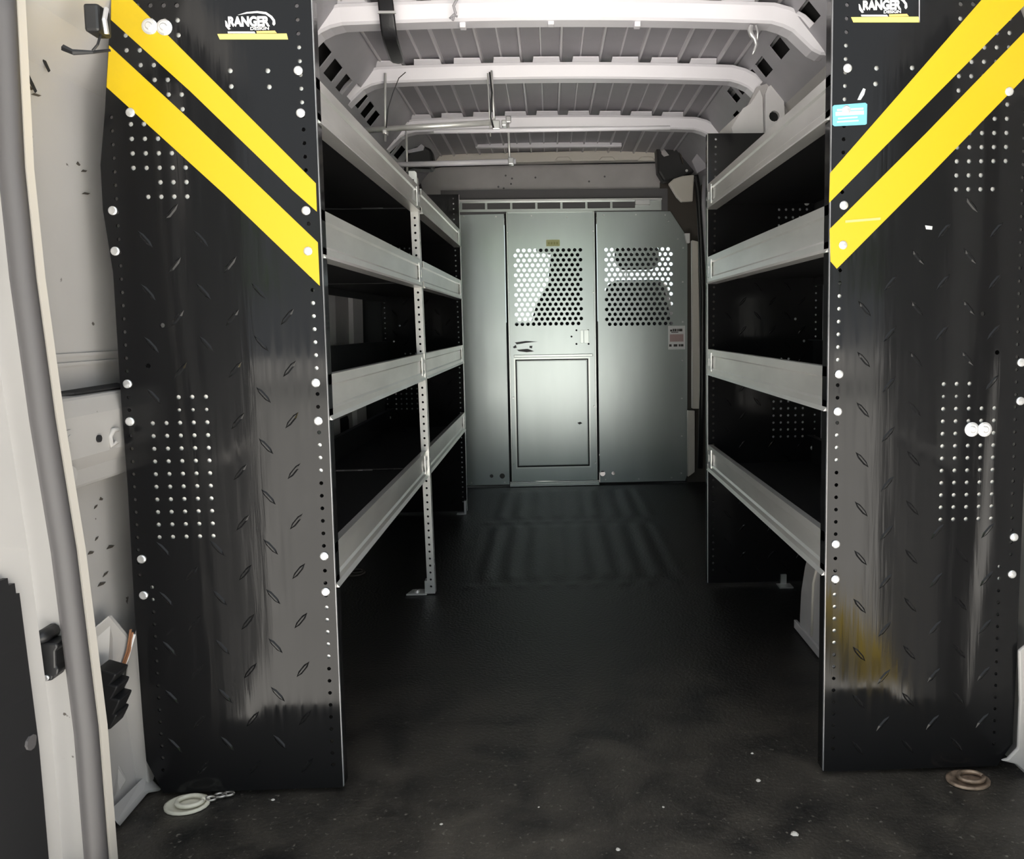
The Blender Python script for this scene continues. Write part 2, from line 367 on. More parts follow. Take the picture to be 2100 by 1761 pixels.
for i, (a, b) in enumerate((((268, 1290), (246, 1378)), ((272, 1296), (252, 1372)), ((276, 1300), (240, 1400)))):
    mb = MB(); mb.tube([PY(*a, 1.545), PY((a[0]+b[0])/2+4, (a[1]+b[1])/2, 1.54), PY(*b, 1.53)], .0022, 6); mb.build('wire', 'copper' if i < 2 else 'print_white', wall_left)

# ---- roof
ZS = 1.890
def roofz(x): return ZS+.034*(1-((x-CX)/.8)**2)
rx = [-.74+i*(1.596/32) for i in range(33)]
rf = MB()
for k in range(32):
    a, b = rx[k], rx[k+1]; rf.add([(a, 1.3, roofz(a)), (b, 1.3, roofz(b)), (b, 4.9, roofz(b)), (a, 4.9, roofz(a))], [(0, 1, 2, 3)])
    rf.add([(a, 1.3, roofz(a)+.01), (b, 1.3, roofz(b)+.01), (b, 4.9, roofz(b)+.01), (a, 4.9, roofz(a)+.01)], [(0, 1, 2, 3)])
ceiling = struct(rf.build('ceiling', 'roof'), 'grey metal van roof with pressed ridges and pale cross bows')
u = MB(); u.box(-1.06, 1.18, 1.28, 4.95, 2.06, 2.075); u.box(-1.06, 1.18, 1.26, 1.30, 1.86, 2.075); u.build('outer_skin', 'grey_paint', ceiling)
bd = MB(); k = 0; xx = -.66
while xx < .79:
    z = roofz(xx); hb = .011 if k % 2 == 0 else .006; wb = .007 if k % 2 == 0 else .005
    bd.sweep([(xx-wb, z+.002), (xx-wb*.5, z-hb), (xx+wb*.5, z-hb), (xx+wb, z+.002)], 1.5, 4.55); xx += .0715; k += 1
bd.build('roof_ridges', 'ridge_highlight', ceiling)
def bow(y, zb, wd, xl, xr, drop, gap0=.0):
    """hat-section roof bow with bent ends"""
    path = [(xl-.20, zb-drop-.005), (xl-.10, zb-drop), (xl-.075, zb-drop+.012), (xl-.015, zb-.018), (xl+.015, zb-.004)]
    N_ = 10
    for i in range(N_+1):
        x = xl+.05+(xr-xl-.10)*i/N_; path.append((x, zb+.018*(1-((x-CX)/.75)**2)))
    path += [(2*CX-0-(p[0]) if False else xr+(xl-p[0]), p[1]) for p in path[:5][::-1]]
    prof = [(-wd*.75, .050), (-wd*.62, .044), (-wd*.48, .006), (-wd*.38, 0), (wd*.38, 0), (wd*.48, .006), (wd*.62, .044), (wd*.75, .050)]
    mb = MB(); m = len(prof); pts = []
    for i, (x, z) in enumerate(path):
        a = Vector(path[max(i-1, 0)]); b = Vector(path[min(i+1, len(path)-1)]); t = (b-a).normalized(); nx, nz = -t.y, t.x
        for (py, ph) in prof: pts.append((x+nx*ph, y+py, z+nz*ph))
    fs = [(i*m+j, i*m+j+1, (i+1)*m+j+1, (i+1)*m+j) for i in range(len(path)-1) for j in range(m-1)]
    mb.add(pts, fs); mb.smooth = False
    o = mb.build('roof_bow', 'bow', ceiling)
    s = o.modifiers.new('solid', 'SOLIDIFY'); s.thickness = .0015
    x = xl+.08; k = 0
    while x < xr-.08:      # tabs glued to the roof skin
        zc = zb+.018*(1-((x-CX)/.75)**2)+.050
        t = MB(); t.prism([(x-.050, y-wd*.75+.01, zc), (x+.050, y-wd*.75+.01, zc), (x+.046, y-wd*.75-.014, zc+.012), (x-.046, y-wd*.75-.014, zc+.012)], (0, 0, .004)); t.build('tab', 'bow', o); x += .142; k += 1
    return o
BOWS = [(2.42, 1.835, .070), (2.95, 1.828, .066), (3.66, 1.828, .066), (1.90, 1.838, .07)]
bows = [bow(y, z, wd, -.645, .725, .085) for (y, z, wd) in BOWS]
for (a, b) in ((950, 54), (1306, 52), (1130, 48)):
    p = PY(a, b, 2.42); mb = MB(); mb.box(p.x-.009, p.x+.009, 2.40, 2.425, p.z-.010, p.z+.012); mb.build('bow_clip', 'bow', bows[0], .002)
# side rails with square lightening holes
def sloped(side):
    sgn = -1 if side == 'left' else 1
    A = Vector((-.575, 0, 1.925)); B = Vector((-.745, 0, 1.725))
    if sgn > 0: A.x = 2*CX-A.x; B.x = 2*CX-B.x
    dirn = (B-A); ln = dirn.length; dn = dirn.normalized(); nrm = Vector((-dn.z, 0, dn.x))
    def fn(a, b, t): return A+dn*b+Vector((0, a, 0))+nrm*t*(1 if sgn > 0 else -1)
    px = [(660, 113), (684, 145), (706, 173), (727, 190), (741, 206), (754, 226), (766, 243), (806, 301), (820, 313)] if sgn < 0 else [(1657, 30), (1598, 98), (1566, 138), (1546, 163), (1516, 178), (1504, 195), (1516, 243)]
    hs = []
    for (a, b) in px:
        p = PPL(a, b, A, nrm); q = max(.05, min(ln-.05, (p-A).dot(dn))); hs.append((p.y, q))
    hs.sort(); polys = []
    for i, (yy, q) in enumerate(hs):
        gap = min([abs(yy-o_[0]) for o_ in hs if o_[0] != yy]); h = min(.052, gap*.36); w_ = .030
        polys.append([(yy-h, q-w_), (yy+h, q-w_), (yy+h, q+w_), (yy-h, q+w_)])
    for yy in (1.62, 1.78): polys.append([(yy-.04, .11), (yy+.04, .11), (yy+.04, .16), (yy-.04, .16)])
    return plate('side_rail', [(1.34, 0), (4.5, 0), (4.5, ln), (1.34, ln)], polys, .004, fn, 'rail', ceiling)
rails = [sloped('left'), sloped('right')]
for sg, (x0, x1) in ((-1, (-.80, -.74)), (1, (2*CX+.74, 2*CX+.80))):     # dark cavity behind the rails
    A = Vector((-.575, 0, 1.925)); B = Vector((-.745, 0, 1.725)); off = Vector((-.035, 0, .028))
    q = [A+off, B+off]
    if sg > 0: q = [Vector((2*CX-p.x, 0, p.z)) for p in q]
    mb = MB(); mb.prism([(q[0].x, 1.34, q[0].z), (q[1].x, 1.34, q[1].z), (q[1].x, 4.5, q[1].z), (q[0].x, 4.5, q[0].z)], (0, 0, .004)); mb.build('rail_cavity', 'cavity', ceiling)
# C-post brace above the short unit, right
mb_out = [PY(*p, 2.86) for p in ((1468, 300), (1478, 268), (1535, 214), (1552, 178), (1604, 160), (1612, 205), (1650, 200), (1690, 250), (1690, 330), (1500, 330))]
hc = PY(1588, 238, 2.84)
plate('post_brace', [(p.x, p.z) for p in mb_out], [], .02, XZ(2.86), 'grey_paint', wall_right)
ch_ = [PY(*p, 2.84) for p in ((1570, 192), (1575, 178), (1588, 170), (1600, 172), (1607, 184), (1612, 300), (1570, 300))]
plate('brace_channel', [(p.x, p.z) for p in ch_], [circle((hc.x, hc.z), .019, 12)], .018, XZ(2.84), 'light_grey', wall_right)
mb = MB(); mb.box(hc.x-.03, hc.x+.03, 2.8585, 2.8595, hc.z-.03, hc.z+.03); mb.build('channel_hole', 'cavity', wall_right)
ch_ = [PY(*p, 2.85) for p in ((1500, 262), (1524, 222), (1540, 212), (1558, 184), (1564, 200), (1566, 270), (1540, 290), (1510, 300))]
plate('brace_web', [(p.x, p.z) for p in ch_], [], .010, XZ(2.85), 'light_grey', wall_right)
# front end above the partition
wf = MB(); wf.box(-1.05, 1.17, 4.78, 4.80, 1.60, 2.08); wall_front = struct(wf.build('wall_front', 'dark_grey'), 'grey header wall above the cab partition')
hp = [(PY(a, b, 4.67).x, PY(a, b, 4.67).z) for a, b in ((862, 372), (864, 358), (876, 348), (905, 343), (1100, 338), (1300, 336), (1375, 334), (1385, 345), (1385, 386), (1100, 392), (880, 399), (868, 394))]
plate('header_panel', hp, [], .05, XZ(4.67), 'grey_paint', wall_front)
for (a, b) in ((1037, 360), (1050, 366), (1048, 377), (1022, 383), (1033, 386), (1098, 364), (1208, 372), (1240, 362)):
    p = PY(a, b, 4.67); mb = MB(); mb.disc(p, .006, .0006, 7); mb.build('paint_chip', 'dark_grey', wall_front)
mb = MB(); p = PY(880, 335, 4.45); q = PY(1352, 305, 4.45)
mb.sweep([(p.x, p.z-.004), (q.x, p.z+.012), (q.x, q.z), (p.x, q.z-.02)], 4.45, 4.52); mb.build('header_channel', 'cream', wall_front, .006)
mb = MB(); p = PY(975, 298, 4.25); q = PY(1275, 294, 4.25); mb.box(p.x, q.x, 4.25, 4.28, p.z-.012, p.z+.014); mb.build('header_strip', 'bow', wall_front, .004)
for a in (1155, 1245, 1325):
    p = PY(a, 326, 4.448); mb = MB(); mb.prism([p+Vector((-.05, 0, -.012)), p+Vector((-.03, 0, .010)), p+Vector((.03, 0, .010)), p+Vector((.05, 0, -.012))], (0, -.012, 0)); mb.build('channel_bump', 'cream', wall_front, .004)
mb = MB(); mb.box(-.85, .97, 4.70, 4.74, 1.60, 1.735); mb.build('dark_strip', 'dark_grey', wall_front)

# ---- right side between the short shelving and the partition: sliding door, seal, post
sl = MB(); sl.box(1.03, 1.06, 2.86, 4.62, -.02, 1.75); door_3 = struct(sl.build('door_3', 'rail'), 'sliding side door, seen edge on past the short shelving')
mb = MB(); mb.tube([PY(1400, 368, 4.35), PY(1428, 362, 4.32), PY(1432, 395, 4.32), PY(1437, 480, 4.32), PY(1441, 600, 4.32), PY(1440, 800, 4.32), PY(1436, 960, 4.32)], .015, 8)
seal = struct(sm(mb).build('trim_1', 'plastic'), 'black rubber door seal running down beside the partition')
mb = MB(); mb.tube([PY(1445, 360, 4.2), PY(1443, 420, 4.2), PY(1452, 560, 4.2)], .012, 8); sm(mb).build('inner_seal', 'rail', seal)
mb = MB(); mb.prism([PY(1419, 492, 4.50), PY(1432, 495, 4.50), PY(1435, 690, 4.50), PY(1436, 838, 4.50), PY(1420, 838, 4.50), PY(1420, 690, 4.50)], (0, .04, 0))
mb.prism([PY(1411, 842, 4.52), PY(1425, 842, 4.52), PY(1425, 968, 4.52), PY(1411, 978, 4.52)], (0, .04, 0))
struct(mb.build('trim_2', 'cream', None, .004), 'pale door post trim beside the partition')
mb = MB(); mb.box(.66, 1.05, 4.63, 4.66, 1.44, 1.78); mb.box(.815, 1.05, 4.63, 4.66, -.02, 1.44); struct(mb.build('wall_post', 'taupe'), 'dark trim behind the partition edge')

# ---- rear doorway, left: post face, seal, flange, open door
STRIP = [(2, -60), (7, 34), (23, 341), (47, 570), (87, 860), (131, 1130), (156, 1330), (177, 1497), (198, 1761), (206, 1860)]
YD = 1.30
mb = MB(); pts = [PY(a, b, YD) for a, b in STRIP]; mb.tube(pts, .018, 10)
struct(sm(mb).build('trim_3', 'rubber'), 'dark grey rubber door seal down the left door opening')
mb = MB()
for (a, b), (c, d) in zip(STRIP, STRIP[1:]):
    p, q = PY(a+24, b, YD+.02), PY(c+24, d, YD+.02); mb.prism([p, q, q+Vector((.005, 0, 0)), p+Vector((.005, 0, 0))], (0, .02, 0))
mb.build('door_flange', 'cream', wall_left)
mb = MB()
for (a, b), (c, d) in zip(STRIP, STRIP[1:]):
    p, q = PY(a, b, YD+.022), PY(c, d, YD+.022); mb.prism([p+Vector((.01, 0, 0)), q+Vector((.01, 0, 0)), (-1.05, YD+.022, q.z), (-1.05, YD+.022, p.z)], (0, .012, 0))
mb.build('post_face', 'white', wall_left)
def stripx(z):
    for p, q in zip(pts, pts[1:]):
        if q.z <= z <= p.z: return p.x+(q.x-p.x)*(p.z-z)/(p.z-q.z)
    return pts[0].x if z > pts[0].z else pts[-1].x
# black door bumper on the post face
bmp = root('door_bumper', PY(96, 1400, 1.28), 'black plastic door bumper screwed to the white post beside the seal', 'bumper')
mb = MB(); mb.prism([PY(*p, 1.285) for p in ((76, 1318), (116, 1320), (118, 1328), (113, 1336), (114, 1368), (120, 1372), (118, 1384), (108, 1388), (106, 1396), (88, 1398), (84, 1386))], (0, .035, 0)); mb.build('body', 'plastic', bmp, .003)
mb = MB(); c = PY(86, 1306, 1.29); mb.tube([c+Vector((0, .03, 0)), c, c+Vector((0, -.012, 0))], [.012, .012, .007], 10); sm(mb).build('knob', 'plastic', bmp)
mb = MB(); mb.disc(PY(96, 1389, 1.284), .0045, .003); mb.build('screw', 'zinc', bmp)
def rear_door(name, mirror):
    fx = (lambda x: 2*CX-x) if mirror else (lambda x: x)
    lv = [-.14, 0, .3, .6, .9, 1.2, 1.5, 1.86]; Y0, Y1 = 1.275, .46
    hx = lambda z: (stripx(max(0.0, min(1.55, z)))-.040)
    R = [(fx(hx(z)), Y0, z) for z in lv]; E_ = [(fx(-1.0-(.02 if mirror else 0)), Y1, z) for z in lv]; d = (fx(-.06)-fx(0))
    mb = MB(); n_ = len(lv)
    vs = R+E_+[(x+d, y-.0, z) for x, y, z in R]+[(x+d, y, z) for x, y, z in E_]; fs = []
    for i in range(n_-1): fs += [(i, i+1, n_+i+1, n_+i), (2*n_+i, 2*n_+i+1, 3*n_+i+1, 3*n_+i), (i, i+1, 2*n_+i+1, 2*n_+i), (n_+i, n_+i+1, 3*n_+i+1, 3*n_+i)]
    fs += [(0, n_, 3*n_, 2*n_), (n_-1, 2*n_-1, 4*n_-1, 3*n_-1)]
    mb.add(vs, fs); o = mb.build(name, 'white'); struct(o, 'open white rear door with black inner trim')
    def inner(y, z, off=.004):
        t = (Y0-y)/(Y0-Y1); a = hx(z); x = a+(-1.0-(.02 if mirror else 0)-a)*t+off; return Vector((fx(x), y, z))
    t = MB()      # lower trim, then upper trim
    lo = [(1.262, -.12), (1.262, .40), (1.250, .455), (1.235, .465), (.50, .47), (.50, -.12)]
    N_ = 14
    def slab(y0, y1, z0, z1, k=8):
        for i in range(k):
            a, b = z0+(z1-z0)*i/k, z0+(z1-z0)*(i+1)/k
            t.prism([inner(y0, a), inner(y1, a), inner(y1, b), inner(y0, b)], (fx(.008)-fx(0), 0, 0))
    slab(1.235, .49, -.13, .54); slab(1.229, .49, .54, .558, 1); slab(1.218, .49, .558, .570, 1); slab(1.20, .49, .570, .577, 1)
    slab(1.06, .50, .62, 1.72)
    t.build('inner_trim', 'plastic', o)
    for (y, z) in ((1.222, .30), (1.222, .06), (.62, .30), (.62, .06)):
        p = inner(y, z, .014); s_ = MB(); s_.tube([p-Vector((fx(.006)-fx(0), 0, 0)), p], .012, 10); s_.build('trim_rivet', 'rubber', o)
    return o
rear_door('door_1', False); rear_door('door_2', True)
# right door opening: post face and foot
mb = MB(); mb.prism([PY(*p, 1.53) for p in ((2110, 1180), (2108, 1320), (2090, 1335), (2092, 1440), (2088, 1535), (2068, 1556), (2054, 1560), (2086, 1568), (2110, 1590), (2200, 1600), (2200, 1180))], (0, .008, 0)); mb.build('post_foot', 'white', wall_right, .003)

# ================================================================== SHELVING
XL, XR = -.440, .556           # aisle-side edges of the end panels
def sL(u, v, y=YR): p = PY(u, v, y); return (XL-p.x, p.z)      # (distance from the aisle edge, height)
def sR(u, v, y=YR): p = PY(u, v, y); return (p.x-XR, p.z)
PITCH = .0254
outer = [sL(*p) for p in ((229, -12), (222, 100), (215, 230), (206, 338), (211, 430), (232, 560), (247, 800), (262, 1000), (276, 1250), (293, 1480), (300, 1560))]
PTOP = 1.605
def panel_outline(right):
    pts_ = [(0, .012), (0, PTOP), (.30, PTOP)]
    if right: pts_ += [(.36, 1.57), (.392, 1.50), (.402, 1.35), (.41, 1.15), (.408, .7), (.405, .3), (.402, .06), (.37, .012)]
    else: pts_ += [(outer[0][0]-.03, 1.595)]+outer+[(outer[-1][0]-.03, .012)]
    return pts_
a0 = sL(313, 868); a1 = sL(425, 868); a9 = sL(332, 1075); GAx, GAz = a0; gpx = (a0[0]-a1[0])/4; gpz = (a0[1]-sL(330, 1050)[1])/7
b0 = sL(310, 403.5); GBx, GBz = sL(277, 403.5)[0], b0[1]; bpx = (sL(280, 347)[0]-sL(387, 347)[0])/4; bpz = .0272
HOLES = []
for r in range(10):
    for c in range(5): HOLES.append((GAx-c*gpx, GAz-r*gpz, .0044))
for c in (2, 3, 4): HOLES.append((GAx-c*gpx, GAz+2*gpz, .0044)); HOLES.append((GAx-c*gpx, GAz+gpz, .0036))
for r in range(14):
    for c in range(5):
        if (r == 0 and c < 1) or (r == 1 and c < 2): continue
        HOLES.append((GBx-c*bpx, GBz+r*bpz, .0046))
for p in ((472, 145), (474, 177), (549, 145), (552, 178)): HOLES.append((*sL(*p), .0048))
for p in ((333, 667), (304, 750)): HOLES.append((*sL(*p), .0048))
zz = 1.585; ins = .0185; outs = XL-PY(262, 787, YR).x
z_in = []
while zz > .05: z_in.append(zz); zz -= PITCH
for z in z_in: HOLES.append((.0195+.0085*max(0, (z-.9)/.65), z, .0040))
for z in z_in:
    if z < 1.36 and not (.53 < z < .54): HOLES.append((min(outs, .362 if z < .45 else .385), z, .0036))
BOLT_L = [sL(*p) for p in ((612, 145), (617, 232), (628, 432), (632, 515), (648, 785), (653, 863), (665, 1140), (668, 1213))]
BOLT_LO = [sL(*p) for p in ((268, 231), (232, 432), (237, 515), (262, 787), (267, 864), (291, 1146), (295, 1220))]
bolt_me = MB().disc((0, 0, 0), .0085, .004, 14, dome=.0008).mesh('bolt', 'zinc')
big_me = MB().disc((0, 0, 0), .0148, .003, 20).disc((0, -.003, 0), .007, .004, 12).mesh('washer_bolt', 'zinc')
def bar_mesh(sg):
    mb = MB(); L_, W_, H_ = .021, .0042, .0022; c, s_ = math.cos(.87), math.sin(.87)*sg
    prof = [(-L_, 0), (-L_*.45, W_), (L_*.45, W_), (L_, 0), (L_*.45, -W_), (-L_*.45, -W_)]
    bot = [(p*c-q*s_, 0, p*s_+q*c) for p, q in prof]; top = [((p*.72)*c-(q*.35)*s_, -H_, (p*.72)*s_+(q*.35)*c) for p, q in prof]
    mb.add(bot+top, [tuple(range(6, 12))]+[(i, (i+1) % 6, (i+1) % 6+6, i+6) for i in range(6)]); return mb.mesh('tread_bar', 'black')
bar_me = {1: bar_mesh(1), -1: bar_mesh(-1)}
t0 = sL(417.5, 597.7)
BARS = []
for r in range(-10, 4):
    for c in range(-3, 4):
        BARS.append((t0[0]+c*.1055, t0[1]+r*.1015, -1)); BARS.append((t0[0]+(c+.5)*.1055, t0[1]+(r+.5)*.1015, 1))
def bar_ok(s, z, right):
    if not (.03 < s < .385 and .05 < z < 1.215): return False
    if z < .5 and s > .36: return False
    if z > .985+.97*s: return False
    for (hx_, hz_, r) in HOLES:
        if abs(hx_-s) < .021 and abs(hz_-z) < .022 and hx_ > .03: return False
    return True
def end_panel(unit, right, y, me, rear):
    fx = (lambda s: XR+s) if right else (lambda s: XL-s)
    o = inst('end_panel', me, unit, (0, y, 0))
    e = MB(); x0, x1 = (XR, XR+.0022) if right else (XL-.0022, XL); e.box(x0, x1, .003, .034, .012, PTOP); e.build('edge_flange', 'black', o, at=(0, y, 0))
    e = MB(); x0, x1 = (XR-.0008, XR+.0006) if right else (XL-.0006, XL+.0008); e.box(x0, x1, -.0005, .005, .014, PTOP-.002); e.build('bare_edge', 'edge_dull' if rear else 'edge', o, at=(0, y, 0))
    for (s, z, sg) in BARS:
        if bar_ok(s, z, right): inst('tread_bar', bar_me[sg*(-1 if right else 1)], o, (fx(s), y, z))
    for (s, z) in BOLT_L+([] if right and rear else BOLT_LO):
        if right and rear and abs(z-1.40) < .0: continue
        inst('bolt', bolt_me, o, (fx(s), y, z))
    return o
def make_panel(right):
    fx = (lambda s: XR+s) if right else (lambda s: XL-s)
    return plate_mesh('end_panel', [(fx(a), b) for a, b in panel_outline(right)], [circle((fx(a), b), r, 8) for a, b, r in HOLES], .003, lambda a, b, t: Vector((a, t, b)), 'black')
pmL, pmR = make_panel(False), make_panel(True)
unitL = root('shelving_unit', (XL-.2, YR, 0), 'long two-bay van shelving unit with a pale perforated post and striped black end panel', 'shelving')
unitR = root('shelving_unit', (XR+.2, YR, 0), 'short one-bay van shelving unit with a blue sticker on its yellow striped end panel', 'shelving')
pL = end_panel(unitL, False, YR, pmL, True); pR = end_panel(unitR, True, YR, pmR, True)
end_panel(unitL, False, YF, pmL, False); end_panel(unitR, True, YM, pmR, False)
for p in ((2069, 188), (2094, 743), (2092, 822), (2079, 1101), (2075, 1177)):
    q = PY(*p, YR); inst('bolt', bolt_me, pR, (q.x, YR, q.z))
for p in ((308, 55), (338, 57)): q = PY(*p, YR); inst('washer_bolt', big_me, pL, (q.x, YR-.001, q.z))
for p in ((1992, 880), (2018, 880)): q = PY(*p, YR); inst('washer_bolt', big_me, pR, (q.x, YR-.001, q.z))
for (unit_, fx_, par) in ((unitL, lambda q: XL-q, pL), (unitR, lambda q: XR+q, pR)):
    for (s0, s1, z0, z1) in ((.20, .365, .40, .86), (.20, .365, 1.18, 1.55), (.004, .034, .84, 1.02), (.004, .034, .66, .73), (.004, .034, .28, .40), (.004, .034, 1.36, 1.50), (.08, .20, 1.40, 1.48)):
        a_, b_ = sorted((fx_(s0), fx_(s1))); bk = MB(); bk.box(a_, b_, YR+.005, YR+.0065, z0, z1); bk.build('backing_sheet', 'post', par)
def film(name, px, m, par, off=.0008, th=.0006, holes=()):
    return plate(name, [(PY(a, b, YR).x, PY(a, b, YR).z) for a, b in px], holes, th, XZ(YR-off), m, par)
film('yellow_stripe', ((229, -35), (252, -20), (648, 376), (650, 434), (600, 390), (390, 187), (228, 41)), 'yellow', pL)
film('yellow_stripe', ((224, 93), (390, 246), (652, 497), (656, 586), (460, 398), (219, 179)), 'yellow', pL)
film('yellow_stripe', ((1702, 355), (1850, 186), (2030, -20), (2100, -20), (2100, 12), (1900, 214), (1700, 416)), 'yellow', pR)
film('yellow_stripe', ((1701, 470), (1900, 272), (2104, 62), (2104, 156), (1900, 366), (1716, 551), (1703, 536)), 'yellow', pR)
# maker's decals
def decal(par, cx, cy, k, hide_top=False, roll=.0):
    def P(a, b): q = PY(cx+a*k, cy+b*k, YR); return (q.x, q.z)
    def F_(name, px, m, off=.0008): return plate(name, [P(*p) for p in px], [], .0006, XZ(YR-off), m, par)
    F_('decal_bar', ((-72, 20), (70, 19), (73, 31), (-67, 31)), 'yellow_pale')
    F_('decal_underline', ((-51, 15), (4, 15), (6, 18.5), (-50, 18.5)), 'print_white')
    F_('decal_underline', ((8, 14), (46, 13), (50, 18), (9, 18.5)), 'orange')
    t = []
    arc_o = [(-30, -19), (-12, -25), (10, -27), (28, -25), (40, -17), (46, -9), (47, -1), (44, 3), (41, 0), (41.5, -7), (36, -14), (27, -20.5), (10, -23), (-10, -22)]
    F_('decal_arc', arc_o, 'print_white')
    F_('decal_arc', [(-56, -8), (-53, -6), (-50, 2), (-45, 10), (-49, 11), (-55, 4)], 'print_white')
    q = PY(cx-8*k, cy+3.5*k, YR); text('decal_lettering', 'RANGER', .0238*k, (q.x, YR-.0009, q.z), 'print_white', par, width=80*k/1035*1.0, bold=.0012, roll=roll)
    q = PY(cx+15*k, cy+11.5*k, YR); text('decal_lettering', 'DESIGN', .0078*k, (q.x, YR-.0009, q.z), 'print_white', par, width=36*k/1035, bold=.0002, roll=roll)
decal(pL, 518, 50, 1.0, roll=.01); decal(pR, 1815, 16, .97, roll=.02)
film('decal_border', ((1884, -20), (1886, -20), (1886, 46), (1884, 46)), 'rail', pR)
film('blue_sticker', ((1707, 219), (1710, 216), (1774, 211), (1778, 214), (1777, 254), (1774, 256), (1711, 259), (1707, 256)), 'blue', pR, .0012)['label'] = 'small light blue sticker with faint white print'
for (a, b, c, d) in ((1716, 224, 1770, 228), (1713, 230, 1771, 238), (1718, 242, 1758, 245), (1716, 249, 1760, 252)):
    film('sticker_print', ((a, b), (c, b-3), (c, d-3), (a, d)), 'pale_blue', pR, .0018)
film('scuff_dent_mark', ((1758, 205), (1764, 192), (1770, 181), (1775, 183), (1772, 194), (1765, 205)), 'edge', pR, .0007)
film('scuff_dent_mark', ((1897, 462), (1912, 464), (1911, 471), (1899, 470)), 'edge', pR, .0007)
film('stripe_print', ((1733, 452), (1805, 446), (1805, 451), (1733, 457)), 'orange', pR, .0016)
# shelves
LEV = [(1.345, 1.432), (1.088, 1.182), (.770, .860), (.430, .520)]
def lip_profile(fx, z0, z1):
    pr = [(0, z1), (0, z1-.020), (.0045, z1-.024), (.0045, z0+.026), (0, z0+.021), (0, z0+.008), (-.006, z0), (.030, z0), (.030, z0+.002), (.008, z0+.003), (.003, z0+.010), (.003, z0+.020), (.0075, z0+.027), (.0075, z1-.025), (.003, z1-.020), (.003, z1-.003), (.016, z1-.003), (.016, z1)]
    return [(fx(a), b) for a, b in pr]
def shelf(unit, right, y0, y1, z0, z1, first):
    xe = XR if right else XL; fx = (lambda s: xe+s) if right else (lambda s: xe-s)
    t = MB(); zf = z0+.018; back = .375
    a, b = sorted((fx(.010), fx(back))); t.box(a, b, y0, y1, zf, zf+.0025)
    a, b = sorted((fx(back), fx(back+.003))); t.box(a, b, y0, y1, zf-.03, zf+.10)
    a, b = sorted((fx(back-.018), fx(back))); t.box(a, b, y0, y1, zf+.098, zf+.10)
    tr = t.build('shelf', 'black_matt', unit)
    l = MB(); l.sweep(lip_profile(fx, z0, z1), y0+.004, y1-.004); l.build('front_lip', 'alu', tr)
    for ye, sg in ((y1-.006, -1),):          # stamped end brackets with a slot
        ya, yb = sorted((ye, ye+sg*.055)); zc = (z0+z1)/2
        def fn(a, b, t_): return Vector((fx(-.0022+t_), a, b))
        sl0, sl1 = sorted((ye+sg*.016, ye+sg*.030))
        plate('end_bracket', [(ya, zc-.030), (yb, zc-.022), (yb, zc+.022), (ya, zc+.034)], [[(sl0, zc-.013), (sl1, zc-.013), (sl1, zc+.013), (sl0, zc+.013)]], .0030, fn, 'edge', tr)
        mb = MB(); a, b = sorted((fx(.009), fx(.008))); mb.box(a, b, sl0-.004, sl1+.004, zc-.016, zc+.016); mb.build('bracket_slot', 'cavity', tr)
    return tr
for (z0, z1) in LEV:
    shelf(unitL, False, YR+.004, YM-.004, z0, z1, True); shelf(unitL, False, YM+.03, YF-.002, z0, z1, False)
    shelf(unitR, True, YR+.004, YM-.002, z0, z1, True)
# perforated angle post
def post():
    w_ = .027; zt = 1.483; lean = lambda z: -.4735+.0205*(1-z/zt)
    hs = []; z = .03
    while z < zt-.02: hs.append(circle((w_*.5, z), .0042, 8)); z += PITCH
    fnA = lambda a, b, t: Vector((lean(b)+a, YM-.014+t, b)); fnB = lambda a, b, t: Vector((lean(b)+w_-t, YM-.014+a, b))
    o = plate('support_post', [(0, .004), (w_, .004), (w_, zt-.006), (w_-.006, zt), (0, zt)], hs, .0025, fnA, 'post', unitL)
    plate('post_side', [(.0025, .004), (.03, .004), (.03, zt-.02), (.0025, zt-.02)], hs, .0025, fnB, 'post', o)
    ft = MB(); ft.prism([(lean(0)-.075, YM-.022, .001), (lean(0)-.002, YM-.022, .001), (lean(0)-.002, YM+.03, .001), (lean(0)-.06, YM+.03, .001)], (0, 0, .006)); ft.box(lean(0)-.010, lean(0)+.0, YM-.012, YM+.02, .004, .05); ft.build('post_foot', 'post', o, .001)
    b_ = MB(); b_.disc((lean(0)-.04, YM+.002, .007), .009, .006, 8, ax='z'); b_.build('foot_bolt', 'zinc', o)
post()
# foot bracket of the far end panel
mb = MB(); p = PZ(937, 1052, 0); mb.box(XL-.05, XL-.002, YF-.03, YF, .001, .005); mb.box(XL-.012, XL-.002, YF-.028, YF-.001, .004, .07); mb.build('floor_bracket', 'zinc', unitL)
mb = MB(); mb.box(XR+.25, XR+.30, YM-.045, YM, .001, .005); mb.box(XR+.265, XR+.285, YM-.01, YM-.001, .004, .04); mb.build('floor_bracket', 'zinc', unitR)

# ================================================================== PARTITION
part = root('cab_partition', (.12, YB, 0), 'grey-green metal cab partition with a middle door and two perforated grilles', 'partition')
def bp(u, v): p = PY(u, v, YB); return (p.x, p.z)
def grid(c0, c1, r0, r1, rows, cols, first_off, r=.0112):
    hs = []
    for i in range(rows):
        z = r0+(r1-r0)*i/(rows-1); off = (i % 2) ^ first_off
        for j in range(cols):
            x = c0+(c1-c0)*(j+.5*off)/(cols-.5); hs.append(circle((x, z), r, 8, math.pi/8))
    return hs
fnP = XZ(YB)
xd0, xd1 = -.243, .268
left_o = [(-.87, .012), (xd0-.014, .012), (xd0-.014, 1.60), (-.87, 1.59)]
hl = [circle(bp(1008, 976), .011, 12), circle(bp(1030, 976), .016, 12)]
plate('side_panel', left_o, hl, .004, fnP, 'partition', part)
tl, br = bp(1061, 514), bp(1190, 663)
dz0 = [circle(bp(*p), .006, 8) for p in ((1172, 690), (1182, 677), (1206, 677), (1182, 705), (1207, 705))]
